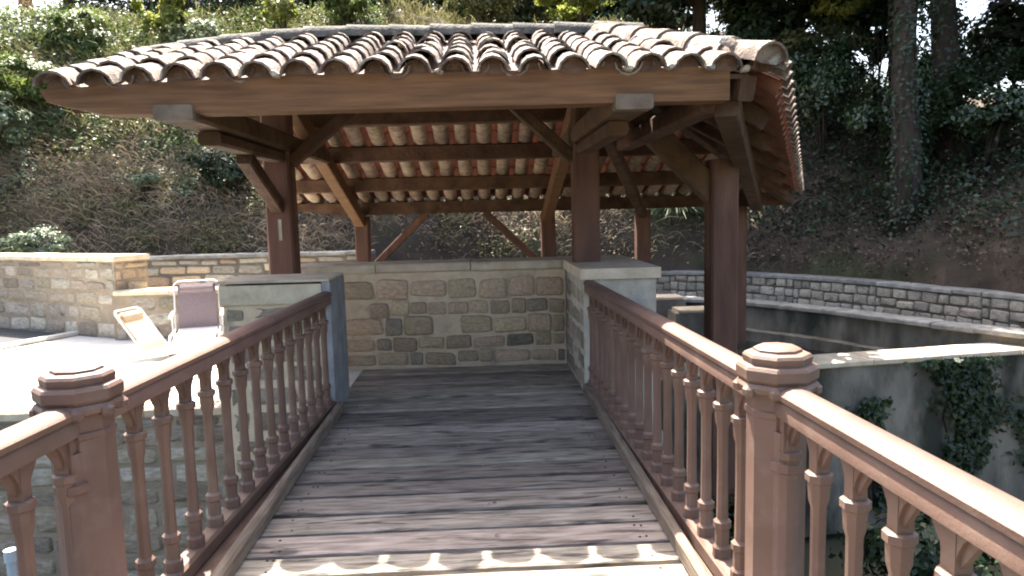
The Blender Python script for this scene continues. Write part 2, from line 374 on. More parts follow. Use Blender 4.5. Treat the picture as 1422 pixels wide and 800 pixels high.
# right pier
t = thing('wall_pier', 'rendered pier wall at the right end of the parapet beside the bridge railing', 'wall', (1.18, 6.9, 0))
MB().box(.868, 1.50, 6.16, 7.95, -2.4, 1.0).build('masonry', M_render, t)
face_stones(t, (.866, 7.45), (.866, 6.17), .02, .94, M_stone, .19, (.25, .45), proud=.006, depth=.1, gap=.03)
MB().box(.835, 1.535, 6.125, 7.985, 1.003, 1.095).build('coping_stone', M_cope, t)
# left pier
t = thing('wall_pier', 'stone pier with grey cement end face at the left end of the bridge', 'wall', (-1.7, 6.15, 0))
MB().box(-2.10, -1.302, 5.86, 6.42, -2.4, 1.02).build('masonry', M_mortar, t)
face_stones(t, (-2.10, 5.86), (-1.31, 5.86), -2.2, .90, M_stone, .2, (.3, .5), proud=.008, depth=.1, gap=.03)
MB().box(-2.12, -1.305, 5.835, 6.44, .905, 1.06).build('coping_stone', M_cope, t)
MB().box(-1.300, -1.235, 5.83, 6.445, -.35, 1.075).build('cement_face', M_greyren, t)
MB().box(-2.13, -1.24, 5.825, 6.45, 1.078, 1.098).build('cap_slab', M_cope, t)
# retaining wall below the terrace and abutment under the bridge
t = thing('retaining_wall', 'tan stone retaining wall dropping from the terrace to the stream', 'wall', (-6, TY, -2.4))
MB().box(-14, -2.13, TY - .14, TY + .08, -2.5, -.06).build('mortar_bed', M_mortar_t, t)
face_stones(t, (-6.8, TY - .14), (-2.13, TY - .14), -2.3, -.10, M_stone, .2, (.24, .5), proud=.02, depth=.14, gap=.02, m2=M_stone_g, mix=.25)
copings(t, (-8.5, TY - .02), (-2.14, TY - .02), -.008, .26, .085, M_cope, (.6, 1.1), .02)
t = thing('bridge_abutment', 'shaded stone abutment under the far end of the wooden bridge', 'wall', (0, 6, -2.4))
MB().box(-1.2, 1.5, 5.9, 6.14, -2.5, -.3).build('masonry', M_render, t)
# terrace walls on the left
def yA(x): return 9.95 + (-(x + 5.0)) * .56
t = thing('terrace_wall', 'tall tan stone terrace wall on the far left with a pale coping', 'wall', (-6.5, 10.6, 0))
a0, a1 = (-9.6, yA(-9.6)), (-4.98, yA(-4.98))
d = Vector((a1[0] - a0[0], a1[1] - a0[1], 0)).normalized(); nb = Vector((-d.y, d.x, 0))
def slab(b, p0, p1, back, z0, z1):
    q = [Vector((*p0, 0)), Vector((*p1, 0)), Vector((*p1, 0)) + back, Vector((*p0, 0)) + back]
    return b.add([(p.x, p.y, z0) for p in q] + [(p.x, p.y, z1) for p in q], [(0, 3, 2, 1), (4, 5, 6, 7), (0, 1, 5, 4), (1, 2, 6, 5), (2, 3, 7, 6), (3, 0, 4, 7)])
slab(MB(), a0, a1, nb * .5, -.2, 1.06).build('mortar_bed', M_mortar_t, t)
face_stones(t, a0, a1, .0, 1.05, M_stone, .185, (.2, .65), proud=.016, depth=.14, gap=.012, m2=M_stone_g, mix=.3, jitter=.35, skip=.08)
e1 = (a1[0] + nb.x * .5, a1[1] + nb.y * .5)
face_stones(t, a1, e1, .0, 1.05, M_stone_d, .185, (.2, .3), proud=.015, depth=.12, gap=.02)
m0 = Vector((*a0, 0)) + nb * .24; m1 = Vector((*a1, 0)) + nb * .24
copings(t, m0, m1 + d * .05, 1.135, .5, .075, M_cope, (.5, .9), .03)
t = thing('terrace_wall', 'low tan stone terrace wall with a sunlit top behind the two loungers', 'wall', (-4, 9.95, 0))
MB().box(-5.0, -2.3, 9.85, 10.2, -.2, .60).build('mortar_bed', M_mortar_t, t)
face_stones(t, (-4.97, 9.85), (-2.3, 9.85), .0, .59, M_stone, .15, (.18, .5), proud=.015, depth=.12, gap=.012, m2=M_stone_g, mix=.3, jitter=.35, skip=.08)
copings(t, (-4.97, 10.02), (-2.3, 10.02), .665, .36, .065, M_cope, (.5, .9), .02)
t = thing('terrace_wall', 'shaded grey-brown stone wall at the foot of the dry bank left of the shelter', 'wall', (-3.8, 12.6, 0))
MB().box(-7.4, -1.9, 12.5, 12.95, -.2, .93).build('mortar_bed', M_joint, t)
face_stones(t, (-7.4, 12.5), (-1.9, 12.5), .1, .92, M_stone_g, .17, (.3, .6), proud=.015, depth=.12, gap=.02, m2=M_stone_d, mix=.5)
copings(t, (-7.4, 12.7), (-1.9, 12.7), .985, .46, .055, M_cope_g, (.5, .9), .02)
# curved basin wall on the right
t = thing('basin_wall', 'curved wall of rounded grey stones with flat coping round the basin', 'wall', (6, 13, -.35))
strip_block('mortar_bed', -.30, .0, -.5, .17, M_joint, t)
A = arc(0.0); A2 = arc(-.14)
for i in range(len(A) - 1):
    face_stones(t, (A[i].x, A[i].y), (A[i + 1].x, A[i + 1].y), -.34, .17, M_stone_g, .17, (.17, .34), proud=.035, depth=.14, gap=.012, jitter=.1)
    copings(t, (A2[i].x, A2[i].y), (A2[i + 1].x, A2[i + 1].y), .245, .32, .075, M_cope_g, (.45, .85), .03)
t = thing('basin_rim', 'curved pale stone rim of the dark water basin', 'basin', (5.5, 12, -.35))
strip_block('rim_wall', 1.36, 1.72, -1.5, -.21, M_stain, t)
A3 = arc(1.54)
for i in range(len(A3) - 1): copings(t, A3[i], A3[i + 1], -.12, .38, .075, M_cope_g, (.5, .9), .02, 'rim_stone')
strip_block('ledge', 1.73, 2.05, -1.5, -.60, M_stain, t)
# near basin wall, ivy on its face
t = thing('basin_wall', 'straight mossy basin wall with sunlit flat top and ivy on its face', 'wall', (5, 8.6, -2.4))
N0 = Vector((1.55, 8.05, 0)); N1 = Vector((9.2, 9.15, 0)); nd = (N1 - N0).normalized(); nbk = Vector((-nd.y, nd.x, 0))
slab(MB(), N0[:2], N1[:2], nbk * .42, -2.5, -.38).build('masonry', M_stain, t)
copings(t, N0 + nbk * .2, N1 + nbk * .2, -.30, .44, .075, M_cope, (.8, 1.3), .03)
# lit stone blocks by the basin steps
for (x, y, w, dd, z, lab) in ((3.35, 13.0, .5, .5, -.0, 'small sunlit stone step left of the square post by the basin'),
                              (3.55, 12.0, .6, .45, -.1, 'larger sunlit stone step in front of the basin wall by the square post')):
    o = MB().beam((x - w / 2, y, z - .03), (x + w / 2, y, z - .03), dd, .06, .015).build('stone_step', M_cope); tag(o, lab, 'step', 'stone steps by the basin')
    MB().box(x - w / 2 - .05, x + w / 2 + .05, y - dd / 2 + .01, y + dd / 2 + .1, -1.2, z - .063).build('step_base', M_stain, o)  # dark material stands in for shade below the sunlit step top

# ------------------------------------------------------------------ footbridge
br = thing('footbridge', 'grey weathered plank deck of the footbridge running up to the stone parapet', 'bridge', (0, 3, 0))
y = -1.4; k = 0
def plank_mesh(w, x0, x1):
    b = MB(); g = .017; ns = 10; vs = []; fs = []
    for i in range(ns + 1):
        x = x0 + (x1 - x0) * i / ns; e0 = g + random.uniform(0, .005); e1 = w - g - random.uniform(0, .005); zt = jit(.002)
        vs += [(x, e0 - g * .2, -.05), (x, e0, -.007 + zt), (x, e0 + .010, zt), (x, e1 - .010, zt), (x, e1, -.007 + zt), (x, e1 + g * .2, -.05)]
    for i in range(ns):
        for q in range(5): fs.append((i * 6 + q, (i + 1) * 6 + q, (i + 1) * 6 + q + 1, i * 6 + q + 1))
        fs.append((i * 6 + 5, (i + 1) * 6 + 5, (i + 1) * 6, i * 6))
    fs += [(0, 1, 2, 3, 4, 5), tuple(ns * 6 + q for q in (5, 4, 3, 2, 1, 0))]
    return b.add(vs, fs)
while y < 7.44:
    w = random.uniform(.20, .255)
    if y + w > 7.30: w = 7.452 - y
    x0, x1 = (-1.19, .885) if y < 5.7 else ((-1.23, .86) if y + w < 6.44 else (-1.27, .86))
    o = put('plank', plank_mesh(w, x0 + jit(.004), x1 + jit(.004)).mesh('plank', M_plank), br, mat4=Matrix.Translation((0, y, jit(.005))) @ Matrix.Rotation(jit(.012), 4, 'X') @ Matrix.Rotation(jit(.0025), 4, 'Z'))
    if 2.4 < y < 6.0:
        for xx in (x0 + .14, x0 + .17, x1 - .16, x1 - .13):
            for f_ in (.25, .75):
                if random.random() < .5: continue
                b = MB().lathe([(.007, .0), (.007, .003), (.004, .004)], 6, (xx + jit(.01), w * f_ + jit(.012)))
                nl = put('nail', b.mesh('nail', M_nail), None); nl.parent = o
    y += w; k += 1
for x in (-1.12, -.35, .35, .80): MB().beam((x, -1.5, -.17), (x, 5.9, -.17), .12, .22).build('joist', M_beam, br)
MB().beam((-1.155, -1.4, .047), (-1.195, 5.82, .047), .055, .09, .012).build('kerb_board', M_kerb, br)
MB().beam((.898, -1.4, .047), (.872, 6.14, .047), .05, .09, .012).build('kerb_board', M_kerb, br)

b = MB(); b.add([(-1.50, -1.4, -.03), (-1.17, -1.4, -.03), (-1.21, 5.82, -.03), (-1.33, 5.82, -.03), (-1.50, -1.4, .012), (-1.17, -1.4, .012), (-1.21, 5.82, .012), (-1.33, 5.82, .012)], [(0, 3, 2, 1), (4, 5, 6, 7), (0, 1, 5, 4), (1, 2, 6, 5), (2, 3, 7, 6), (3, 0, 4, 7)]); b.build('edge_board', M_paint, br)
b = MB(); b.add([(.90, -1.4, -.03), (1.14, -1.4, -.03), (.985, 6.13, -.03), (.885, 6.13, -.03), (.90, -1.4, .012), (1.14, -1.4, .012), (.985, 6.13, .012), (.885, 6.13, .012)], [(0, 3, 2, 1), (4, 5, 6, 7), (0, 1, 5, 4), (1, 2, 6, 5), (2, 3, 7, 6), (3, 0, 4, 7)]); b.build('edge_board', M_paint, br)
# railings ---------------------------------------------------------------------
def baluster_mesh():
    b = MB()
    b.lathe([(.030, .0), (.040, .004), (.040, .05), (.030, .062), (.030, .13), (.038, .138), (.038, .165), (.025, .178),
             (.0225, .40), (.0235, .575), (.031, .60), (.034, .655), (.042, .662), (.042, .684), (.033, .69)], 8, ph=math.pi / 8)
    b.box(-.021, .021, -.024, .024, .68, .812)
    for s in (-1, 1):      # curved bracket up to the rail, open behind the brace
        ou = []; inn = []
        for i in range(7):
            u = i / 6; a = u * math.pi / 2
            yy = .020 + .088 * (1 - math.cos(a)); zz = .69 + .118 * math.sin(a)
            ou.append((yy, zz)); inn.append((yy - .026 * (1 - .25 * u) - .008 * u, zz + .008 + .024 * u * (1 - u) if u < 1 else zz))
        q = [(s * y, z) for y, z in ou] + [(s * max(y, .012), min(z, .812)) for y, z in reversed(inn)]
        n = len(q); th = .019
        m_ = len(ou)
        vs = [(-th, y, z) for y, z in q] + [(th, y, z) for y, z in q]; fs = []
        for i in range(m_ - 1):
            j0, j1 = i, i + 1; k0, k1 = n - 1 - i, n - 2 - i
            fs += [(j0, j1, k1, k0), (n + j0, n + k0, n + k1, n + j1), (j0, n + j0, n + j1, j1), (k0, k1, n + k1, n + k0)]
        b.add(vs, fs)
        b.add([(-.008, s * .02, .70), (-.008, s * .105, .812), (-.008, s * .02, .812), (.008, s * .02, .70), (.008, s * .105, .812), (.008, s * .02, .812)],
              [(0, 1, 2), (5, 4, 3), (0, 3, 4, 1), (1, 4, 5, 2), (2, 5, 3, 0)])
    return b.mesh('baluster', M_paint, True, 35)
BAL = baluster_mesh()
def post_meshes():
    b = MB(); b.lathe([(.118, -.25), (.118, .10), (.100, .12), (.100, .875), (.106, .882), (.106, .90), (.100, .905), (.100, .955)], 8, ph=math.pi / 8)
    for s in (-1, 1):
        b.lathe([(.052, -.2), (.052, .10), (.044, .12), (.044, .70), (.054, .707), (.054, .735), (.044, .74), (.044, .84)], 10, (0, s * .088))
        b.box(-.028, .028, s * .088 - .04, s * .088 + .04, .74, .90)
    shaft = b.mesh('shaft', M_paint, True, 35)
    b = MB(); b.lathe([(.104, .956), (.134, .968), (.140, .985), (.132, .998), (.126, 1.0), (.136, 1.012), (.138, 1.045), (.130, 1.056), (.112, 1.06),
                       (.114, 1.066), (.116, 1.084), (.108, 1.094), (.082, 1.100), (.080, 1.108), (.066, 1.116), (.02, 1.120)], 8, ph=math.pi / 8)
    for k in range(8):
        a = 2 * math.pi * k / 8 + math.pi / 8
        b.lathe([(.02, .955), (.026, .963), (.026, .98), (.014, .992)], 8, (.122 * math.cos(a), .122 * math.sin(a)))
    cap = b.mesh('cap', M_paint, True, 32)
    return shaft, cap
SHAFT, CAP = post_meshes()
RAIL_PR = [(-.046, 0), (.046, 0), (.046, .048), (.040, .056), (.052, .064), (.054, .082), (.040, .096), (.016, .104), (-.016, .104), (-.040, .096), (-.054, .082), (-.052, .064), (-.040, .056), (-.046, .048)]
def railing(label, xa, xb, y_end, posts, sp, off):
    """rail line x = xa at y=0 to xb at y=6"""
    X = lambda y: xa + (xb - xa) * y / 6
    t = thing('railing', label, 'railing', (X(2.5), 2.5, 0))
    segs = []; edges = [-1.3] + sorted(posts) + [y_end]
    for a, c in zip(edges[:-1], edges[1:]):
        a2 = a + (.085 if a in posts else 0); c2 = c - (.085 if c in posts else 0)
        p0 = Vector((X(a2), a2, .895)); p1 = Vector((X(c2), c2, .895)); ax = Vector((1, 0, 0)); up = Vector((0, 0, 1))
        MB().prism(p0, p1, [(ax, up, q) for q in RAIL_PR]).build('top_rail', M_paint, t, True, 40)
        MB().beam(p0 + Vector((0, 0, -.895 + .055)), p1 + Vector((0, 0, -.895 + .055)), .09, .085, .014).build('bottom_rail', M_paint, t)
        L = (c - a) - .17 if a in posts else c - a
        n = max(1, round((c - a) / sp)) ; s = (c - a) / n
        for i in range(n):
            yy = a + s * (i + .5) if (a in posts or c in posts) else a + s * (i + .5)
            if min([abs(yy - p) for p in posts] + [9]) < .09: continue
            put('baluster', BAL, t, mat4=Matrix.Translation((X(yy), yy, .09)) @ Matrix.Rotation(jit(.03), 4, 'Z'))
    for p in posts:
        s = put('post', SHAFT, t, loc=(X(p), p, 0)); cp = put('cap', CAP, None); cp.parent = s
    return t
railing('brown railing on the left of the bridge in front of the sunlit terrace', -1.475, -1.268, 5.83, [2.47], .218, 0)
railing('brown railing on the right of the bridge beside the dark basin', 1.075, .92, 6.15, [2.42], .212, 0)

# ------------------------------------------------------------------ timber shelter
sh = thing('shelter', 'open timber shelter with a canal-tile roof over the end of the bridge', 'shelter', (0, 7, 0))
TF, TB, RY, RZ = .308, .312, 7.0, 3.225        # slopes, ridge line
XL, EY = -2.66, 4.65
def shear(x, y): return x - .18 * (y - EY) * max(0, min(1, (-.5 - x) / 2.1))                           # left verge, front eave
def sag(x): return -.17 * max(0, (-1.0 - x) / 2.05) ** 2
def zfront(x, y): return RZ - TF * (RY - y) + sag(x) * (.55 + .45 * (y - EY) / 2.35)
def zback(x, y): return RZ - TB * (y - RY) + sag(x) * max(0, 1 - (y - RY) / 4)
Pm = Vector((1.13, 7.0, RZ)); Pf = Vector((1.81, 4.62, 2.49)); Pb = Vector((5.05, 11.55, 1.80))
# posts
for (x, y, z0, z1, w, lab) in ((-1.92, 7.08, -.3, 3.08, .25, 'square brown post at the left of the parapet'), (1.02, 7.05, 1.096, 3.08, .25, 'square brown post standing on the right pier'),
                               (2.40, 7.15, -2.3, 2.06, .27, 'tall square post rising from below beside the basin'),
                               (-1.86, 11.4, -.3, 1.58, .22, None), (1.05, 11.4, -.3, 1.58, .22, None), (2.56, 11.4, -.3, 1.58, .22, None), (4.1, 11.35, -.6, 1.60, .2, None)):
    o = MB().beam((x, y, z0), (x, y, z1), w, w, .02).build('post', M_post, sh)
    if lab: o['label'] = lab
b = MB()
MB().box(-1.925, -1.895, 6.948, 6.956, 1.38, 1.58).build('plaque', M_render, sh)['label'] = 'small pale plate on the left post'
# front eave beam with tapered left end
b = MB(); y0, y1 = 4.70, 4.88
pr = [(-2.72, 2.42), (-2.68, 2.345), (-2.35, 2.268), (-2.0, 2.262), (1.63, 2.285), (1.63, 2.495), (.5, 2.495), (-1.2, 2.487), (-2.2, 2.45), (-2.72, 2.425)]
n = len(pr); b.add([(x, y0, z) for x, z in pr] + [(x, y1, z) for x, z in pr], [tuple(range(n)), tuple(range(2 * n - 1, n - 1, -1))] + [(i, n + i, n + (i + 1) % n, (i + 1) % n) for i in range(n)])
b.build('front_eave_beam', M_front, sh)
# tie beams running along the bridge, with pale cut ends
for x, ye, z in ((-1.90, 8.75, 2.30), (1.00, 8.75, 2.315), (1.58, 7.9, 2.31)):
    y0 = 4.79 if x < 1.3 else 4.885
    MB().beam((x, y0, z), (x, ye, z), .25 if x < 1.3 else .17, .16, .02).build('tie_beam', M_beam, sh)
    if x < 1.3: MB().beam((x, 4.655, z - .035), (x, 4.785, z - .035), .245, .095, .012).build('cut_end', M_cut, sh)
    if x < 1.3: MB().beam((x, 5.25, z - .135), (x, 6.95, z - .135), .16, .10, .02).build('corbel_beam', M_beam, sh)
# ridge beam and lower plate
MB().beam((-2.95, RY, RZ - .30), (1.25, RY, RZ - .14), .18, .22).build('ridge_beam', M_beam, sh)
MB().beam((-2.3, 7.06, 2.66), (1.9, 7.06, 2.70), .16, .17).build('plate_beam', M_beam, sh)
# purlins of the back slope
for y in (8.2, 9.25, 10.35):
    xr = 1.13 + (5.05 - 1.13) * (y - 7) / 4.55 - .12
    MB().beam((-2.78, y, zback(-2, y) - .155), (xr, y, zback(0, y) - .155), .17, .19).build('purlin', M_beam, sh)
b = MB(); y0, y1 = 11.31, 11.49
pr = [(-2.85, 1.76), (-2.80, 1.69), (-2.2, 1.60), (4.85, 1.60), (4.85, 1.79), (-2.85, 1.79)]
n = len(pr); b.add([(x, y0, z) for x, z in pr] + [(x, y1, z) for x, z in pr], [tuple(range(n)), tuple(range(2 * n - 1, n - 1, -1))] + [(i, n + i, n + (i + 1) % n, (i + 1) % n) for i in range(n)])
b.build('back_eave_beam', M_beam, sh)
# principal rafters under the purlins
for x in (-1.88, 1.03): MB().beam((x, 7.18, RZ - .06 - .36), (x, 11.36, zback(0, 11.36) - .36), .15, .20).build('rafter', M_front, sh)
for x in (-2.6, -1.88, -.9, .05, 1.03): MB().beam((x, 6.92, RZ - .19 + sag(x)), (x, 4.92, zfront(x, 4.92) - .155), .11, .12).build('rafter', M_beam, sh)
# braces
for p, q, w, h in (((-1.80, 7.06, 2.12), (-1.18, 7.06, 2.62), .12, .12), ((.90, 7.05, 2.10), (.34, 7.05, 2.62), .12, .12),
                   ((-1.92, 6.96, 1.70), (-1.92, 6.05, 2.10), .12, .13),
                   ((1.04, 7.16, 3.02), (2.40, 7.16, 1.66), .16, .24), ((2.54, 11.3, 1.52), (1.16, 7.3, 2.62), .13, .14),
                   ((-1.80, 11.4, .70), (-.86, 11.4, 1.60), .11, .12), ((.98, 11.4, .72), (.05, 11.4, 1.60), .11, .12),
                   ((2.40, 7.3, 1.55), (2.78, 8.2, 1.92), .11, .12)):
    MB().beam(p, q, w, h, .015).build('brace', M_post if p[1] > 11.35 else M_beam, sh)
# right eave plate and jack rafters of the right slope
EP0, EP1 = Vector((1.66, 4.86, 2.30)), Vector((4.35, 11.28, 1.62))
MB().beam(EP0, EP1, .16, .20).build('side_eave_beam', M_beam, sh)
MB().beam(Pm + Vector((0, 0, -.2)), Pb + Vector((-.12, -.2, -.14)), .12, .16).build('hip_rafter', M_beam, sh)
MB().beam(Pm + Vector((0, 0, -.2)), Pf + Vector((-.05, .12, -.13)), .12, .16).build('hip_rafter', M_beam, sh)
def lerp(a, b, u): return a + (b - a) * u
def on_hip(y):  return lerp(Pm, Pb, (y - Pm.y) / (Pb.y - Pm.y)) if y >= Pm.y else lerp(Pm, Pf, (y - Pm.y) / (Pf.y - Pm.y))
def on_edge(y): return lerp(Pf, Pb, (y - Pf.y) / (Pb.y - Pf.y))
for y in (5.75, 6.9, 8.05, 9.2, 10.3):
    a = on_hip(y); e = on_edge(y); dn = Vector((0, 0, -.15))
    if (e - a).length > .4: MB().beam(lerp(a, e, .04) + dn, lerp(a, e, .93) + dn, .10, .16).build('jack_rafter', M_beam, sh)

# roof tiles -------------------------------------------------------------------
def tile_mesh(name, m, r0=.105, r1=.086, L=.47, th=.014, up=True, seg=6, sweep=165):
    """half pipe along +Y (wide end at 0), arching up (cover) or hanging (channel)"""
    b = MB(); sg = 1 if up else -1; vs = []; fs = []; sw = R(sweep)
    for (r_, y) in ((r0, 0), (r1, L)):
        for t_ in (0, th):
            for i in range(seg + 1):
                a = -sw / 2 + sw * i / seg
                vs.append(((r_ - t_) * math.sin(a), y, sg * ((r_ - t_) * math.cos(a) - r_ * .25)))
    n = seg + 1
    for i in range(seg):
        fs += [(i, i + 1, 2 * n + i + 1, 2 * n + i), (n + i, 3 * n + i, 3 * n + i + 1, n + i + 1), (i, n + i, n + i + 1, i + 1), (2 * n + i, 2 * n + i + 1, 3 * n + i + 1, 3 * n + i)]
    fs += [(0, 2 * n, 3 * n, n), (seg, n + seg, 3 * n + seg, 2 * n + seg)]
    b.add(vs, fs); return b
T_cover = [tile_mesh('cover_tile', M_tile, .108 + jit(.004), .088 + jit(.003)).mesh('cover_tile', M_tile, True, 50) for _ in range(4)]
T_chan = [tile_mesh('channel_tile', M_pale, .1125, .111, .4215, .008, up=False, sweep=112).mesh('channel_tile', M_pale, True, 50) for _ in range(3)]
T_red = tile_mesh('t', M_red)
T_ridge = [tile_mesh('ridge_tile', M_tile_g, .135, .115, .46, .016, seg=8, sweep=175).mesh('ridge_tile', M_tile_g, True, 50) for _ in range(2)]
T_hip = tile_mesh('hip_tile', M_tile, .128, .108, .46, .016, seg=8, sweep=175).mesh('hip_tile', M_tile, True, 50)
def frame(p, up_dir, side):
    yv = up_dir.normalized(); xv = (side - yv * side.dot(yv)).normalized(); zv = xv.cross(yv)
    return Matrix.Translation(p) @ Matrix((xv, yv, zv)).transposed().to_4x4()
def baked(b, tm, T): # append transformed prototype
    b.add([T @ Vector(v) for v in tm.v], tm.f)
# front slope: board deck + cover tiles as parts, channels joined
dk = MB()
xs_ = [XL + .05, -2.3, -2.0, -1.6, -1.1, -.5, 0, .6, 1.13]
for a, c in zip(xs_[:-1], xs_[1:]):
    q = [(a, EY + .06), (c, EY + .06), (c, RY - .01), (a, RY - .01)]
    dk.add([(x, y, zfront(x, y) - .10) for x, y in q] + [(x, y, zfront(x, y) - .07) for x, y in q], [(0, 3, 2, 1), (4, 5, 6, 7), (0, 1, 5, 4), (1, 2, 6, 5), (2, 3, 7, 6), (3, 0, 4, 7)])
q = [(1.13, EY + .06), (1.76, EY + .06), (1.13, RY - .03)]
dk.add([(x, y, zfront(x, y) - .10) for x, y in q] + [(x, y, zfront(x, y) - .07) for x, y in q], [(0, 2, 1), (3, 4, 5), (0, 1, 4, 3), (1, 2, 5, 4), (2, 0, 3, 5)])
fr = dk.build('front_slope', M_beam, sh)
SX = .2465; updir = Vector((0, 1, TF)); chb = MB()
ncol = int(round((1.72 - XL) / SX)); colx = [XL + .06 + SX * i for i in range(ncol + 1)]
Tc = tile_mesh('c', M_tile, .098, .082, .5, up=False)
for ci, x in enumerate(colx):
    for r_ in range(7):
        y = EY - .03 + r_ * .352 + (jit(.018) if r_ else jit(.025))
        yl = 7.0 if x < 1.13 else 7.0 - (x - 1.13) * (7.0 - 4.62) / (1.81 - 1.13)
        if y + .2 > yl: break
        z = zfront(x, y) + .008 * (r_ > 0) + jit(.007)
        T = frame(Vector((shear(x, y) + jit(.014), y, z + jit(.006))), updir + Vector((jit(.05) - .18 * max(0, min(1, (-.5 - x) / 2.1)), 0, -.022)), Vector((1, 0, jit(.03))))
        o = put('cover_tile', random.choice(T_cover), None, mat4=T); o.parent = fr
        xc = x + SX / 2
        if xc < 1.74: baked(chb, Tc, frame(Vector((shear(xc, y) + jit(.008), y + .07, zfront(xc, y) + .032)), updir + Vector((-.18 * max(0, min(1, (-.5 - xc) / 2.1)), 0, 0)), Vector((1, 0, 0))))
xc = XL - .06
o = chb.build('channel_tiles', M_tile, None, True, 50); o.parent = fr; o['kind'] = 'stuff'
# mortar plugs filling the covers at the eave, with a few pale dabs
M_plug = mat('eave_mortar', (.10, .06, .042), (.17, .11, .078), 14, .95, bump=.8, bscale=40, rnd=.15)
def plug(r_, th=.05):
    b = MB(); pr = [(r_ * math.sin(a), r_ * math.cos(a) - r_ * .25) for a in [R(-84 + 168 * i / 8) for i in range(9)]] + [(r_ * .55, -r_ * .42), (-r_ * .5, -r_ * .36)]
    n = len(pr); return b.add([(x, 0, z) for x, z in pr] + [(x, th, z) for x, z in pr], [tuple(range(n)), tuple(range(2 * n - 1, n - 1, -1))] + [(i, n + i, n + (i + 1) % n, (i + 1) % n) for i in range(n)])
PLUG = plug(.092).mesh('mortar_plug', M_plug); HPLUG = plug(.112, .06).mesh('mortar_plug', M_tile)
for x in colx:
    o = put('mortar_plug', PLUG, None, mat4=Matrix.Translation((x + jit(.008), EY + .055 + jit(.012), zfront(x, EY) + .004)) @ Matrix.Rotation(jit(.12), 4, 'Y')); o.parent = fr
    if random.random() < .3:
        b = MB(); q = [(jit(.012) + .03 * math.cos(k * 1.05), .022 * math.sin(k * 1.05) + jit(.008)) for k in range(6)]
        b.add([(u, 0, w) for u, w in q] + [(u * .7, -.014, w * .7) for u, w in q] + [(u, .05, w) for u, w in q], [tuple(range(6, 12))] + [(k, (k + 1) % 6, 6 + (k + 1) % 6, 6 + k) for k in range(6)] + [(k, 12 + k, 12 + (k + 1) % 6, (k + 1) % 6) for k in range(6)])
        o = put('mortar_dab', b.mesh('mortar_dab', M_render), None, mat4=Matrix.Translation((x + SX / 2 + jit(.03), EY + .0, zfront(x, EY) - .012 + jit(.01)))); o.parent = fr
# ridge tiles and hip tiles
x = -3.12
while x < 1.15:
    z = zfront(x, RY) + .045
    T = frame(Vector((x + .40, RY + jit(.012), z + .012)), Vector((-1, jit(.02), -.02 - (sag(x + .2) - sag(x - .2)) / .4)), Vector((0, -1, 0)) * -1)
    T = frame(Vector((x, RY + jit(.012), z)), Vector((1, jit(.02), (sag(x + .2) - sag(x - .2)) / .4 - .02)), Vector((0, -1, 0)))
    o = put('ridge_tile', random.choice(T_ridge), sh, mat4=T); x += .385
hv = (Pm - Pf); nH = 6
for i in range(nH):
    p = lerp(Pf, Pm, i / nH) + Vector((0, 0, .055)) - hv.normalized() * .10
    T = frame(p, hv + Vector((0, 0, -.05)), Vector((1, .35, 0)))
    put('hip_tile', T_hip, sh, mat4=T)
    if i == 0: put('mortar_plug', HPLUG, sh, mat4=T @ Matrix.Translation((0, .03, 0)))
# back slope: channel tiles hang between the covers, seen from below
bt = MB()
for x in np.arange(-2.7, 1.2, .55): pass
bt.beam((-2.93, 7.1, zback(-2.9, 7.1) - .09), (-2.93, 11.5, zback(-2.9, 11.5) - .09), .035, .12, .006)
bt.beam((-2.9, 11.56, zback(0, 11.56) - .07), (4.95, 11.56, zback(0, 11.56) - .07), .03, .10, .006)
bk = bt.build('back_slope', M_beam, sh)
SXB = .262; dnv = Vector((0, -1, TB)); cov = MB(); nch = 0; rest = MB()
rows = [11.62 - .40 * i for i in range(12)]
for i in range(32):
    x = -2.82 + SXB * i
    for y in rows:
        if y < 7.25: continue
        if x > on_hip(max(y - .3, 7.0)).x - .05: continue
        z = zback(x, y) - .028
        T = frame(Vector((x, y, z + .03 + jit(.0015))), dnv, Vector((-1, 0, jit(.02))))
        if y < 8.05 or y > 11.5: baked(rest, Tc, T)
        else: o = put('channel_tile', random.choice(T_chan), None, mat4=T); o.parent = bk
        xc = x + SXB / 2
        baked(cov, T_red, frame(Vector((xc + jit(.008), y - .03, zback(xc, y) + .012)), dnv, Vector((-1, 0, 0))))
o = cov.build('cover_tiles', M_red, None, True, 50); o.parent = bk; o['kind'] = 'stuff'
o = rest.build('channel_tiles', M_pale, None, True, 50); o.parent = bk; o['kind'] = 'stuff'
# right slope
nrm = (Pf - Pm).cross(Pb - Pm).normalized()
if nrm.z < 0: nrm = -nrm
ed = (Pb - Pf).normalized(); upv = nrm.cross(ed).normalized()
if upv.z < 0: upv = -upv
Lh = (Pb - Pf).length; um = (Pm - Pf).dot(ed); vm = (Pm - Pf).dot(upv)
c1_ = MB(); sp = MB()
for i in range(int(Lh / SX)):
    u = SX * (i + .5); vtop = vm * (u / um) if u < um else vm * (Lh - u) / (Lh - um)
    v = -.10
    while v < vtop - .42:
        p = Pf + ed * u + upv * v + nrm * .02
        sd_ = upv.cross(nrm)
        o_T = frame(p, upv, sd_)
        baked(c1_, T_red, o_T); baked(sp, Tc, frame(p + ed * SX / 2 + nrm * -.01, upv, sd_)); v += .36
rs = sp.build('right_slope', M_tile_r, sh, True, 50); rs['kind'] = 'stuff'
o = c1_.build('cover_tiles', M_tile_r, None, True, 50); o.parent = rs; o['kind'] = 'stuff'
# edge tiles along the right verge, picked apart from below
vt = tile_mesh('verge_tile', M_tile).mesh('verge_tile', M_tile, True, 50)
for i in range(int(Lh / SX)):
    p = Pf + ed * (SX * (i + .5)) - upv * .14 + nrm * .035
    put('verge_tile', vt, None, mat4=frame(p, upv, upv.cross(nrm))).parent = rs

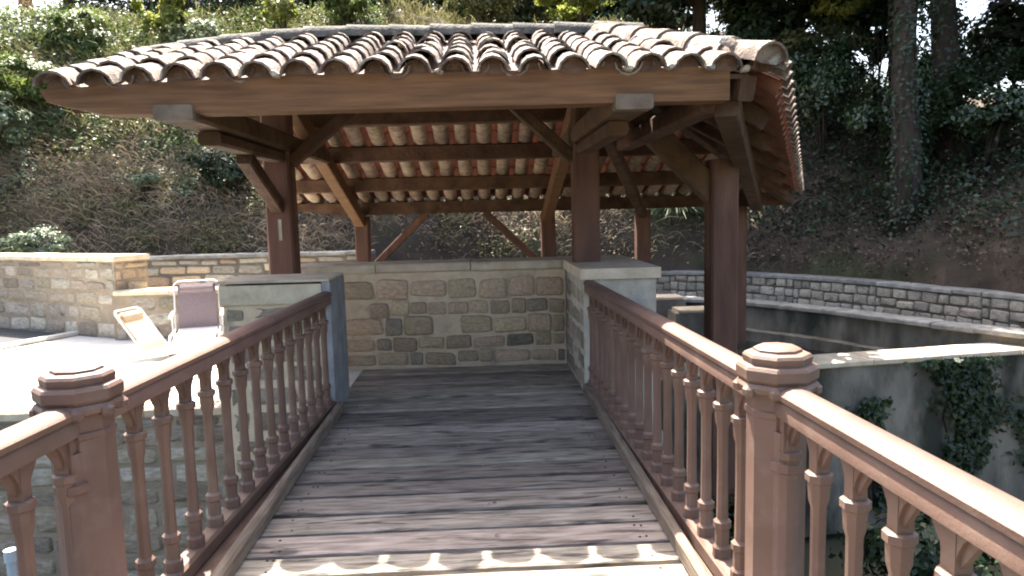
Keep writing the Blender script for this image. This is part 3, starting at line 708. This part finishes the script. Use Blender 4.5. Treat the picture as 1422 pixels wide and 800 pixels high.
# ------------------------------------------------------------------ loungers
def lounger(label, loc, rz, ang, sling, seat_m, arm=False, hb=.62, sz=.26):
    t = thing('lounger', label, 'lounger', loc, 'garden loungers on the terrace'); t.rotation_euler.z = rz
    def part(name, b, m, sm=True):
        o = b.build(name, m, None, sm, 45); o.parent = t; return o
    w = .27; ca, sa = math.cos(ang), math.sin(ang); hx, hz = -hb * ca, sz + hb * sa      # backrest leans towards -x
    def sheet(pts, th, wd=.23):
        b = MB(); vs = []
        for x, z in pts: vs += [(x, -wd, z), (x, wd, z), (x, wd, z - th), (x, -wd, z - th)]
        n = len(pts); fs = []
        for i in range(n - 1):
            for k in range(4): fs.append((4 * i + k, 4 * i + (k + 1) % 4, 4 * i + 4 + (k + 1) % 4, 4 * i + 4 + k))
        fs += [(3, 2, 1, 0), (4 * n - 4, 4 * n - 3, 4 * n - 2, 4 * n - 1)]; return b.add(vs, fs)
    bow = [(hx * u + .025 * math.sin(u * math.pi), sz + (hz - sz) * u - .012 * math.sin(u * math.pi)) for u in (0, .2, .4, .6, .8, .93)]
    part('back_sling', sheet(bow, .012), sling)
    part('headrest', sheet([(hx * .80 + .03, sz + (hz - sz) * .80), (hx * .88 + .055, sz + (hz - sz) * .88), (hx * .95 + .03, sz + (hz - sz) * .95)], .03, .2), sling)
    part('seat_sling', sheet([(0, sz), (.2, sz - .02), (.45, sz - .015), (.72, sz + .02), (.95, sz - .03), (1.15, sz - .08)], .012), seat_m)
    part('back_frame', MB().tube([(0, -w, sz), (hx * .93, -w, sz + (hz - sz) * .93), (hx, -w + .05, hz), (hx, w - .05, hz), (hx * .93, w, sz + (hz - sz) * .93), (0, w, sz)], .013), M_tube)
    part('seat_frame', MB().tube([(0, -w, sz), (.72, -w, sz + .02), (1.15, -w, sz - .08), (1.15, w, sz - .08), (.72, w, sz + .02), (0, w, sz)], .013), M_tube)
    for x, s in ((-.12, 1), (.75, -1)):
        part('leg', MB().tube([(x + .12 * s, -w - .02, sz + .01), (x - .10 * s, -w - .02, .012), (x - .10 * s, w + .02, .012), (x + .12 * s, w + .02, sz + .01)], .012), M_tube)
    if arm:
        for s in (-1, 1):
            part('armrest', MB().beam((-.15, s * (w + .03), sz + .2), (.30, s * (w + .03), sz + .185), .05, .03, .01), M_armr, False)
            part('arm_strut', MB().tube([(.1, s * (w + .03), sz + .19), (.12, s * (w + .02), .02)], .011), M_tube)
    return t
lounger('beige lounger with raised back and pale seat nearer the railing', (-3.86, 8.5, 0), R(-10), R(54), M_sling_b, M_white, False, .62, .12).scale = (.92, .86, .92)
lounger('mauve folding lounger with beige armrests against the low terrace wall', (-3.72, 9.45, 0), R(-72), R(74), M_sling_p, M_white, True, .62, .2)
# pale blue pipe down in the stream by the left railing
t = thing('standpipe', 'pale blue pipe sticking up at the bottom left corner', 'pipe', (-1.86, 2.75, -2.4))
MB().tube([(-1.86, 2.75, -2.4), (-1.86, 2.75, .30), (-1.86, 2.75, .335)], [.018, .018, .02], 10).build('pipe', M_pipe, t, True, 40)
MB().tube([(-1.86, 2.75, .30), (-1.86, 2.75, .345)], .024, 10).build('pipe_cap', M_pipe, t, True, 40)

# ------------------------------------------------------------------ vegetation
def hp(px, Y):            # x on the ground for an image column at depth Y
    return (px - VPX) / F_PX * Y
def bush(name, label, cat, c, rad, n, size, m, clumps=40, cr=.3, group=None, stem=True, seed=None, shell=.55):
    base = (c[0], c[1], hill_z(c[0], c[1]) if c[1] > 12.8 or c[0] > 7.2 else c[2] - rad[2])
    t = thing(name, label, cat, base, group)
    p, nr = cloud(c, rad, n, clumps, cr, shell, seed=seed)
    put('foliage', leaf_mesh('foliage', p, nr, rng.uniform(.6, 1.3, len(p)) * size, m), t)
    if stem:
        b = MB()
        for k in range(4):
            a = random.uniform(0, 6.28); q = Vector(c) + Vector((math.cos(a) * rad[0] * .5, math.sin(a) * rad[1] * .5, rad[2] * .3))
            b.tube([(base[0] + jit(.1), base[1] + jit(.1), base[2] - .1), Vector(base).lerp(q, .5) + Vector((jit(.1), jit(.1), .1)), q], [.035, .022, .008], 6)
        b.build('stems', M_bark, t, True)
    return t
G = 'shrubs on top of the bank'
# row along the top of the bank, left to right
def hb(px, py, Y):        # point seen at pixel (px, py) at depth Y
    hzn = VPY - (px - VPX) * math.tan(ROLL)
    return (hp(px, Y), Y, EYE + (hzn - py) / F_PX * Y)
bush('hedge', 'dark clipped hedge at the top left under the sky', 'hedge', hb(25, 52, 21.5), (2.2, .9, .62), 9000, .12, L_green, 60, .3, G)
bush('hedge', 'very dark bushy hedge behind the pale sapling at the top left', 'hedge', hb(225, 30, 22.5), (2.6, 1.0, .95), 9000, .13, L_dark, 60, .3, G)
bush('shrub', 'bright green leafy shrub spilling down left of the roof ridge', 'shrub', hb(150, 75, 19.5), (1.15, .8, .8), 5200, .13, L_green, 40, .3, G)
bush('sapling', 'slender yellow-green sapling at the top left above the roof', 'sapling', hb(255, 28, 19.6), (.62, .5, .85), 2100, .14, L_yel, 26, .3, G)
bush('shrub', 'pale silvery shrub just left of the ridge end', 'shrub', hb(300, 62, 18.6), (.7, .5, .35), 1800, .09, L_sil, 26, .3, G)
bush('shrub', 'dark evergreen shrub above the left half of the ridge', 'shrub', hb(370, 15, 21.5), (1.5, .9, 1.0), 6000, .12, L_dark, 44, .3, G)
bush('shrub', 'small lit yellow-green shrub above the ridge left of centre', 'shrub', hb(408, 28, 19.2), (.42, .4, .38), 1300, .11, L_yel, 20, .34, G)
bush('shrub', 'rounded bright green shrub above the ridge', 'shrub', hb(495, 12, 20.0), (.62, .5, .62), 2400, .12, L_green, 26, .32, G)
bush('shrub', 'dark shrub directly above the middle of the ridge', 'shrub', hb(575, 5, 22), (1.1, .8, .9), 4500, .12, L_dark, 40, .3, G)
bush('shrub', 'yellowish olive shrub above the ridge centre', 'shrub', hb(680, 5, 20.5), (1.05, .7, .62), 4200, .11, L_olive, 40, .3, G)
bush('shrub', 'sunlit yellow shrub above the right end of the ridge', 'shrub', hb(800, 8, 20.0), (.95, .7, .5), 4200, .12, L_yel, 36, .3, G)
bush('shrub', 'dark green shrub above the right hip of the roof', 'shrub', hb(940, 15, 19.5), (1.35, .9, .85), 6000, .12, L_dark, 44, .3, G)
bush('shrub', 'mid green shrub peeping over the right hip', 'shrub', hb(1050, 20, 18.5), (1.15, .8, .7), 4800, .11, L_olive, 40, .3, G)
bush('sapling', 'yellow-green sapling lit at the top right of the roof', 'sapling', hb(1170, 12, 17.5), (.75, .6, .48), 2400, .11, L_yel, 28, .3, G)
bush('shrub', 'olive topped laurel bush with glossy leaves right of the roof', 'shrub', hb(1150, 105, 15.8), (1.15, 1.0, .95), 8000, .10, L_gloss, 60, .3, None)
bush('shrub', 'straw-olive brush crowning the laurel bush right of the roof', 'shrub', hb(1140, 62, 16.4), (1.25, .8, .30), 4200, .08, L_olive, 40, .3, None)
bush('shrub', 'dark laurel with glinting leaves below the trees on the right', 'shrub', hb(1260, 150, 14.2), (1.1, .9, .8), 5600, .11, L_gloss, 48, .28, None)
bush('shrub', 'dark glossy shrub at the right edge under the trees', 'shrub', hb(1375, 150, 13.2), (1.0, .9, .75), 5000, .11, L_gloss, 44, .28, None)
bush('shrub', 'low pale green bush on the left wall', 'shrub', (-7.55, 12.6, 1.22), (.62, .45, .34), 3600, .06, L_sil, 36, .3)
bush('shrub', 'broad light green bush on the left side of the bank', 'shrub', hb(60, 120, 17.0), (1.5, .7, .55), 5200, .11, L_green, 46, .3, None)
bush('shrub', 'pale green scrub at the left edge of the bank', 'shrub', hb(15, 175, 15.6), (.9, .6, .55), 3000, .10, L_sil, 36, .3, None)
bush('shrub', 'small pale leafed weed on the dry bank left of the shelter', 'shrub', hb(215, 250, 14.5), (.28, .25, .22), 420, .09, L_sil, 14, .4, None)
bush('shrub', 'dark green bush low on the bank left of the post', 'shrub', hb(325, 232, 15.0), (.75, .5, .38), 2600, .09, L_dark, 30, .3, None)
bush('shrub', 'dark leafy shrub filling the gap between the slender and the thick trunk', 'shrub', hb(1222, 45, 17.4), (.8, .6, .7), 4200, .14, L_dark, 36, .3, None)
bush('shrub', 'dark shrub low between the two big trunks at the top right', 'shrub', hb(1318, 95, 15.8), (.95, .6, .55), 4600, .13, L_dark, 36, .3, None)
bush('shrub', 'dark shrub under the sky gap in the top right corner', 'shrub', hb(1405, 85, 15.0), (.9, .6, .5), 4200, .13, L_dark, 36, .3, None)
# arching ferns behind the shelter
for k, (px, py, Y) in enumerate(((940, 292, 14.6), (885, 300, 15.6))):
    c = hb(px, py + 10, Y + 1.6); c = (c[0], c[1], hill_z(c[0], c[1])); n = 420
    t = thing('fern', ('arching pale grass clump behind the right back post', 'arching pale grass clump between the two right back posts')[k], 'grass clump', c, 'grass clumps behind the shelter')
    a = rng.uniform(0, 6.28, n); ln = rng.uniform(.5, 1.0, n)
    p0 = np.array(c) + np.stack([np.cos(a) * .12, np.sin(a) * .12, np.full(n, .0)], 1)
    p1 = p0 + np.stack([np.cos(a) * ln, np.sin(a) * ln * .9 - .25, ln * rng.uniform(-.5, .45, n)], 1)
    put('blades', blade_mesh('blades', p0, p1, .016, L_sil), t)

# ground cover on the bank
def scatter_hill(n, x0, x1, s0, s1):
    out = []
    while len(out) < n:
        x = random.uniform(x0, x1); y = random.uniform(8, 24); s = wall_dist(x, y)
        if s0 < s < s1: out.append((x, y, hill_z(x, y)))
    return np.array(out)
def cover(name, label, cat, pts, per, spread, hgt, wid, m, lean=.5, leaf=False, size=.08):
    c = np.repeat(pts, per, 0); n = len(c); c = c + np.stack([rng.normal(0, spread, n), rng.normal(0, spread, n), np.zeros(n)], 1)
    c[:, 2] += (c[:, 1] - np.repeat(pts[:, 1], per)) * .7
    if leaf:
        c[:, 2] += rng.random(n) * hgt; nr = rng.normal(size=(n, 3)) * .6 + np.array([0, -.4, .9])
        me = leaf_mesh(name, c, nr, rng.uniform(.6, 1.4, n) * size, m)
    else:
        h = rng.uniform(.5, 1.2, (n, 1)) * hgt
        tip = c + np.concatenate([rng.normal(0, lean, (n, 1)) * h, rng.normal(-.35, lean, (n, 1)) * h, h * rng.uniform(.3, 1, (n, 1))], 1)
        me = blade_mesh(name, c, tip, wid, m)
    return tag(put(name, me), label, cat, kind='stuff')
cover('dry_brush', 'dry grey-brown brush covering the lower bank', 'brush', scatter_hill(1350, -12, 5.6, .3, 5.5), 26, .22, .26, .011, L_dry, .8)
cover('dry_twigs', 'tangle of dry weeds and leaves on the bank', 'brush', scatter_hill(800, -12, 5.6, .3, 5.0), 22, .25, .22, .01, L_litter, .5, True, .055)
cover('bank_grass', 'green and straw grass on the upper bank', 'grass', scatter_hill(1000, -12, 5.5, 3.2, 8.2), 26, .22, .36, .011, L_dryg, .6)
cover('bank_weeds', 'leafy green weeds on the upper left bank', 'weeds', scatter_hill(1300, -13, -2.5, 2.6, 8), 26, .25, .35, .01, L_green, .5, True, .09)
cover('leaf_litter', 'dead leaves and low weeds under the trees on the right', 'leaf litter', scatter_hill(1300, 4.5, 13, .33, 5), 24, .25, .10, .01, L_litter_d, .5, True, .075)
cover('shade_ivy', 'dark ivy ground cover under the trees on the right', 'ivy', scatter_hill(1100, 4.5, 13, .8, 7.5), 28, .3, .25, .01, L_ivy, .5, True, .10)

pts_ = np.repeat(scatter_hill(150, -12, 1.5, .3, 5.5), 3, 0) + np.column_stack([rng.normal(0, .25, 450), np.zeros(450), np.zeros(450)])
cover('bank_scrub', 'patches of olive scrub growing through the dry brush on the bank', 'scrub', pts_, 70, .16, .30, .01, L_olive, .5, True, .065)
pts_ = scatter_hill(110, -13, -1.5, 1.2, 6.5)
cover('pale_scrub', 'pale grey-green weeds dotted over the left bank', 'weeds', pts_, 90, .14, .32, .01, L_sil, .5, True, .07)
# trees -------------------------------------------------------------------------
def tree(name, label, base, h, lean, r, crowns, n, size, m, limbs=6, seed=1, ivy=0, group='trees on the bank'):
    rs = random.Random(seed); t = thing(name, label, 'tree', base, group); B = Vector(base)
    top = B + Vector((lean[0], lean[1], h)); b = MB(); pts = []; rad = []
    for i in range(8):
        u = i / 7; p = B.lerp(top, u) + Vector((math.sin(u * 5 + seed) * .12, math.cos(u * 4 + seed) * .1, 0)) * (u > 0) + Vector((0, 0, -.3 if i == 0 else 0))
        pts.append(p); rad.append(r * (1.25 if i == 0 else 1) * (1 - .72 * u))
    b.tube(pts, rad, 12); b.build('trunk', M_bark, t, True)
    P = []; N = []
    for k, (ox, oy, oz, rx, ry, rz) in enumerate(crowns):
        c = B + Vector((ox, oy, oz)); bl = MB()
        s0 = B.lerp(top, max(.25, min(.98, (oz - rz * .7) / h))); mid = s0.lerp(c, .5) + Vector((rs.uniform(-.2, .2), rs.uniform(-.2, .2), .15))
        bl.tube([s0, mid, c], [r * .42, r * .26, r * .08], 7)
        for _ in range(limbs):
            d = Vector((rs.gauss(0, 1), rs.gauss(0, 1), rs.gauss(.2, .8))).normalized(); e = c + Vector((d.x * rx, d.y * ry, d.z * rz)) * .8
            q = mid.lerp(c, rs.random()); bl.tube([q, q.lerp(e, .5) + Vector((0, 0, .08)), e], [r * .15, r * .09, r * .03], 5)
        bl.build('limb', M_bark, t, True)
        p, nr = cloud(c, (rx, ry, rz), n, 46, .27, .45, seed=seed * 31 + k); P.append(p); N.append(nr)
    P = np.concatenate(P); N = np.concatenate(N)
    put('crown', leaf_mesh('crown', P, N, rng.uniform(.6, 1.3, len(P)) * size, m), t)
    if ivy:
        u = rng.random(ivy); a = rng.uniform(0, 6.28, ivy); cp = np.array([list(B.lerp(top, float(q) * .75)) for q in u])
        rr = r * (1.1 - .6 * u) + rng.uniform(0, .16, ivy)
        p = cp + np.stack([np.cos(a) * rr, np.sin(a) * rr, rng.normal(0, .05, ivy)], 1); nn = np.stack([np.cos(a), np.sin(a), np.full(ivy, .4)], 1) + rng.normal(0, .3, (ivy, 3))
        put('ivy', leaf_mesh('ivy', p, nn, rng.uniform(.06, .12, ivy), L_ivy), t)
    return t
def on_hill(x, y): return (x, y, hill_z(x, y) - .05)
tree('tree', 'thick ivy-clad tree trunk rising behind the curved wall on the right', on_hill(7.75, 12.9), 8.5, (.1, .3), .27,
     [(-1.2, 2.2, 7.0, 1.9, 1.7, 1.3), (1.4, 1.2, 6.8, 2.0, 1.8, 1.3), (.2, .6, 8.2, 2.2, 2.0, 1.3), (-2.6, 2.6, 7.4, 1.8, 1.7, 1.2), (-.3, 3.6, 7.8, 1.9, 1.7, 1.2)], 5600, .19, L_dark, seed=3, ivy=3800)
tree('tree', 'dark leaning trunk against the sky gap at the top right', on_hill(9.6, 14.2), 9, (-1.1, .3), .30,
     [(-2.2, -.2, 6.4, 2.0, 1.8, 1.4), (.4, .3, 7.6, 2.2, 2.0, 1.6), (2.6, .0, 6.2, 1.8, 1.7, 1.4)], 5200, .16, L_dark, seed=5, ivy=2600)
tree('tree', 'slender grey trunk beside the laurel at the upper right', on_hill(8.9, 15.6), 8, (.2, .2), .14,
     [(-1.6, -.2, 6.0, 1.8, 1.6, 1.2), (.3, .4, 7.6, 2.0, 1.8, 1.4)], 4200, .15, L_dark, seed=8)
tree('tree', 'dark tree crowding the top right corner', on_hill(11.6, 13.6), 9, (.2, .2), .3,
     [(-1.5, -.4, 4.4, 1.7, 1.6, 1.3), (.8, -.2, 5.6, 2.2, 2.0, 1.6), (-.2, .3, 7.8, 2.4, 2.0, 1.6), (.5, -2.2, 3.6, 1.6, 1.6, 1.2)], 4800, .16, L_dark, seed=11, ivy=1500)
tree('tree', 'dark trunk half hidden behind the shrubs above the right hip', on_hill(5.6, 18.6), 9, (-.3, -.2), .2,
     [(-1.4, -.6, 3.0, 1.7, 1.5, 1.2), (.9, -.8, 3.2, 1.8, 1.5, 1.2), (-.3, -2.4, 3.5, 1.8, 1.5, 1.1), (1.6, -2.6, 3.8, 1.7, 1.5, 1.1)], 6000, .19, L_dark, seed=13)
SHADE = [(-11.2, 21.0, 'tree trunk behind the dark hedge at the far top left'), (-8.2, 21.6, 'tree trunk rising behind the leafy shrub at the top left'), (-5.4, 21.2, 'tree behind the dark evergreen shrub above the left of the ridge'),
         (-2.6, 21.4, 'tree behind the rounded green shrub above the ridge'), (.2, 21.0, 'tree behind the olive shrub above the ridge centre'), (2.9, 20.6, 'tree behind the sunlit yellow shrub above the ridge')]
for k, (x, y, lab) in enumerate(SHADE):
    zb = hill_z(x, y); c = lambda X, Y, Z, a, b_, c_: (X - x, Y - y, Z - zb, a, b_, c_)
    tree('tree', lab, on_hill(x, y), 5.5, (.2, -1.2), .13, [c(x - .9, 17.7 + jit(.2), 9.2, 1.6, 1.25, 1.0), c(x + .9, 18.0 + jit(.2), 9.5, 1.6, 1.25, 1.0)], 1300 if x < -4 else 6000, .19, L_green, seed=20 + k, group='trees along the top of the bank')
THICK = [(8.2, 18.6, 'dark thicket tree behind the laurel at the upper right'), (10.8, 18.0, 'dark thicket tree behind the leaning trunk'), (13.4, 16.6, 'dark thicket tree left of the corner at the top right'), (15.2, 14.2, 'dark thicket tree at the right edge')]
for k, (x, y, lab) in enumerate(THICK):
    tree('tree', lab, on_hill(x, y), 6, (.1, -.3), .16, [(-.9, -.3, 1.7, 1.5, 1.3, 1.4), (1.0, -.2, 2.4, 1.5, 1.3, 1.5), (-.2, .1, 4.0, 1.8, 1.6, 1.5), (.4, -1.4, 5.4, 1.9, 1.7, 1.3)][(2 if k == 1 else 0):], 4600, .20, L_dark, seed=40 + k, group='thicket behind the trunks')
BACK = [(-8.6, 'mid green'), (-5.2, 'dark'), (-1.8, 'bushy'), (1.6, 'olive'), (5.0, 'deep green')]
for k, (x, w_) in enumerate(BACK):
    m_ = (L_olive, L_dark, L_green, L_olive, L_dark)[k]; nm_ = ('leftmost', 'second from left', 'middle', 'fourth from left', 'rightmost')[k]
    tree('tree', w_ + ' tree behind the ridge shrubs, ' + nm_ + ' of the far row', on_hill(x, 24.5), 5, (.1, .1), .14, [(-1.0, 0, 1.1, 1.5, 1.0, 1.3), (.9, .2, 1.3, 1.5, 1.0, 1.4), (0, .2, 2.6, 1.6, 1.1, 1.3)], 4200, .20, m_, seed=60 + k, group='far row of trees on the bank')
# bare hanging twigs in the sky gap
t = thing('bare_branch', 'thin bare branch crossing the sky gap at the top right', 'branch', hb(1400, 10, 13.5)); b = MB()
for k in range(9):
    s0 = Vector(hb(1415 + jit(8), 2 + jit(6), 13.5)); e = Vector(hb(1350 + jit(25), 22 + jit(18), 13.3 + jit(.4))); b.tube([s0, s0.lerp(e, .5) + Vector((jit(.1), jit(.1), .12)), e], [.012, .008, .003], 5)
b.build('twig', M_bark, t, True)

# ivy on the near basin wall, plants along the stream
def ivy_patch(label, u0, u1, z0, z1, n, drape=True):
    c = N0 + nd * ((u0 + u1) / 2); t = thing('ivy', label, 'ivy', (c.x, c.y, z0), 'ivy on the basin wall')
    u = rng.normal((u0 + u1) / 2, (u1 - u0) * .24, n); z = z1 - (z1 - z0) * rng.random(n) ** 1.1
    v_ = (z1 - z) / (z1 - z0); u = (u0 + u1) / 2 + (u - (u0 + u1) / 2) * (1.25 - .75 * v_ + .25 * np.sin(z * 9 + u0)) + .12 * np.sin(z * 4 + u0 * 3)
    p = np.array([list(N0 + nd * float(a)) for a in u]); p[:, 2] = z; p -= np.array(nbk) * rng.uniform(.0, .16, (n, 1))
    b = MB()
    for k in range(5):
        q = [N0 + nd * (u0 + (u1 - u0) * (.2 + .15 * k) + .06 * math.sin(j * 1.7 + k)) - nbk * .02 + Vector((0, 0, z1 - (z1 - z0) * j / 6)) for j in range(7)]
        b.tube(q, [.014 - .0016 * j for j in range(7)], 5)
    b.build('stem', M_bark, t, True)
    put('leaves', leaf_mesh('leaves', p, np.tile(-np.array(nbk), (n, 1)) + rng.normal(0, .45, (n, 3)) + np.array([0, 0, .3]), rng.uniform(.05, .12, n), L_ivy), t)
ivy_patch('broad dark ivy curtain hanging from the sunlit basin wall top', 4.15, 4.95, -1.9, -.36, 3200)
ivy_patch('pointed tuft of dark ivy on the basin wall near the railing post', 3.1, 3.45, -2.2, -.8, 1100)
ivy_patch('ivy at the foot of the basin wall by the right edge', 5.4, 6.6, -2.3, -1.1, 2400)
for k, (x, y, z, r_, m, lab) in enumerate(((4.3, 6.6, -1.75, .75, L_dark, 'dark bush under the ivy wall beyond the right railing'), (2.9, 5.4, -1.9, .7, L_ivy, 'dark plant in the streambed behind the right post'),
        (3.1, 3.6, -1.95, .62, L_green, 'light green weed in the streambed below the near right railing'), (4.9, 5.3, -1.9, .8, L_dark, 'dark bush in the streambed at the right edge'),
        (2.2, 6.9, -1.7, .6, L_ivy, 'dark plant under the tall square post'), (-2.7, 4.3, -1.9, .6, L_green, 'green streambed plant behind the left railing post'), (-3.6, 4.6, -1.75, .7, L_dark, 'dark streambed bush at the left edge of the picture'),
        (-2.2, 2.9, -2.0, .5, L_dark, 'dark plant at the bottom left corner below the railing'))):
    bush('bush', lab, 'bush', (x, y, z), (r_, r_ * .8, r_ * .75), 2600, .1, m, 30, .34, 'streambed plants', stem=False)

# brick chimney showing over the hedge at the top left
c = hb(82, 12, 34); t = thing('chimney', 'small red brick chimney with a dark cowl above the hedge at the top left', 'chimney', (c[0], c[1], 6.5))
MB().beam((c[0], c[1], 5.0), (c[0], c[1], c[2] + .12), .42, .42, .01).build('stack', M_brick, t)
MB().lathe([(.15, c[2] + .12), (.17, c[2] + .2), (.13, c[2] + .34), (.20, c[2] + .36), (.05, c[2] + .46)], 10, (c[0] - .06, c[1])).build('cowl', M_slate, t, True, 40)

# crumbs of dry leaf on the deck
n = 46; p = np.column_stack([rng.uniform(-1.05, .82, n), rng.uniform(2.9, 7.2, n), np.full(n, .012)])
tag(put('leaf_debris', leaf_mesh('leaf_debris', p, rng.normal(0, .25, (n, 3)) + np.array([0, 0, 1]), rng.uniform(.012, .035, n), L_litter)), 'scattered crumbs of dry leaf on the plank deck', 'leaf litter', kind='stuff')
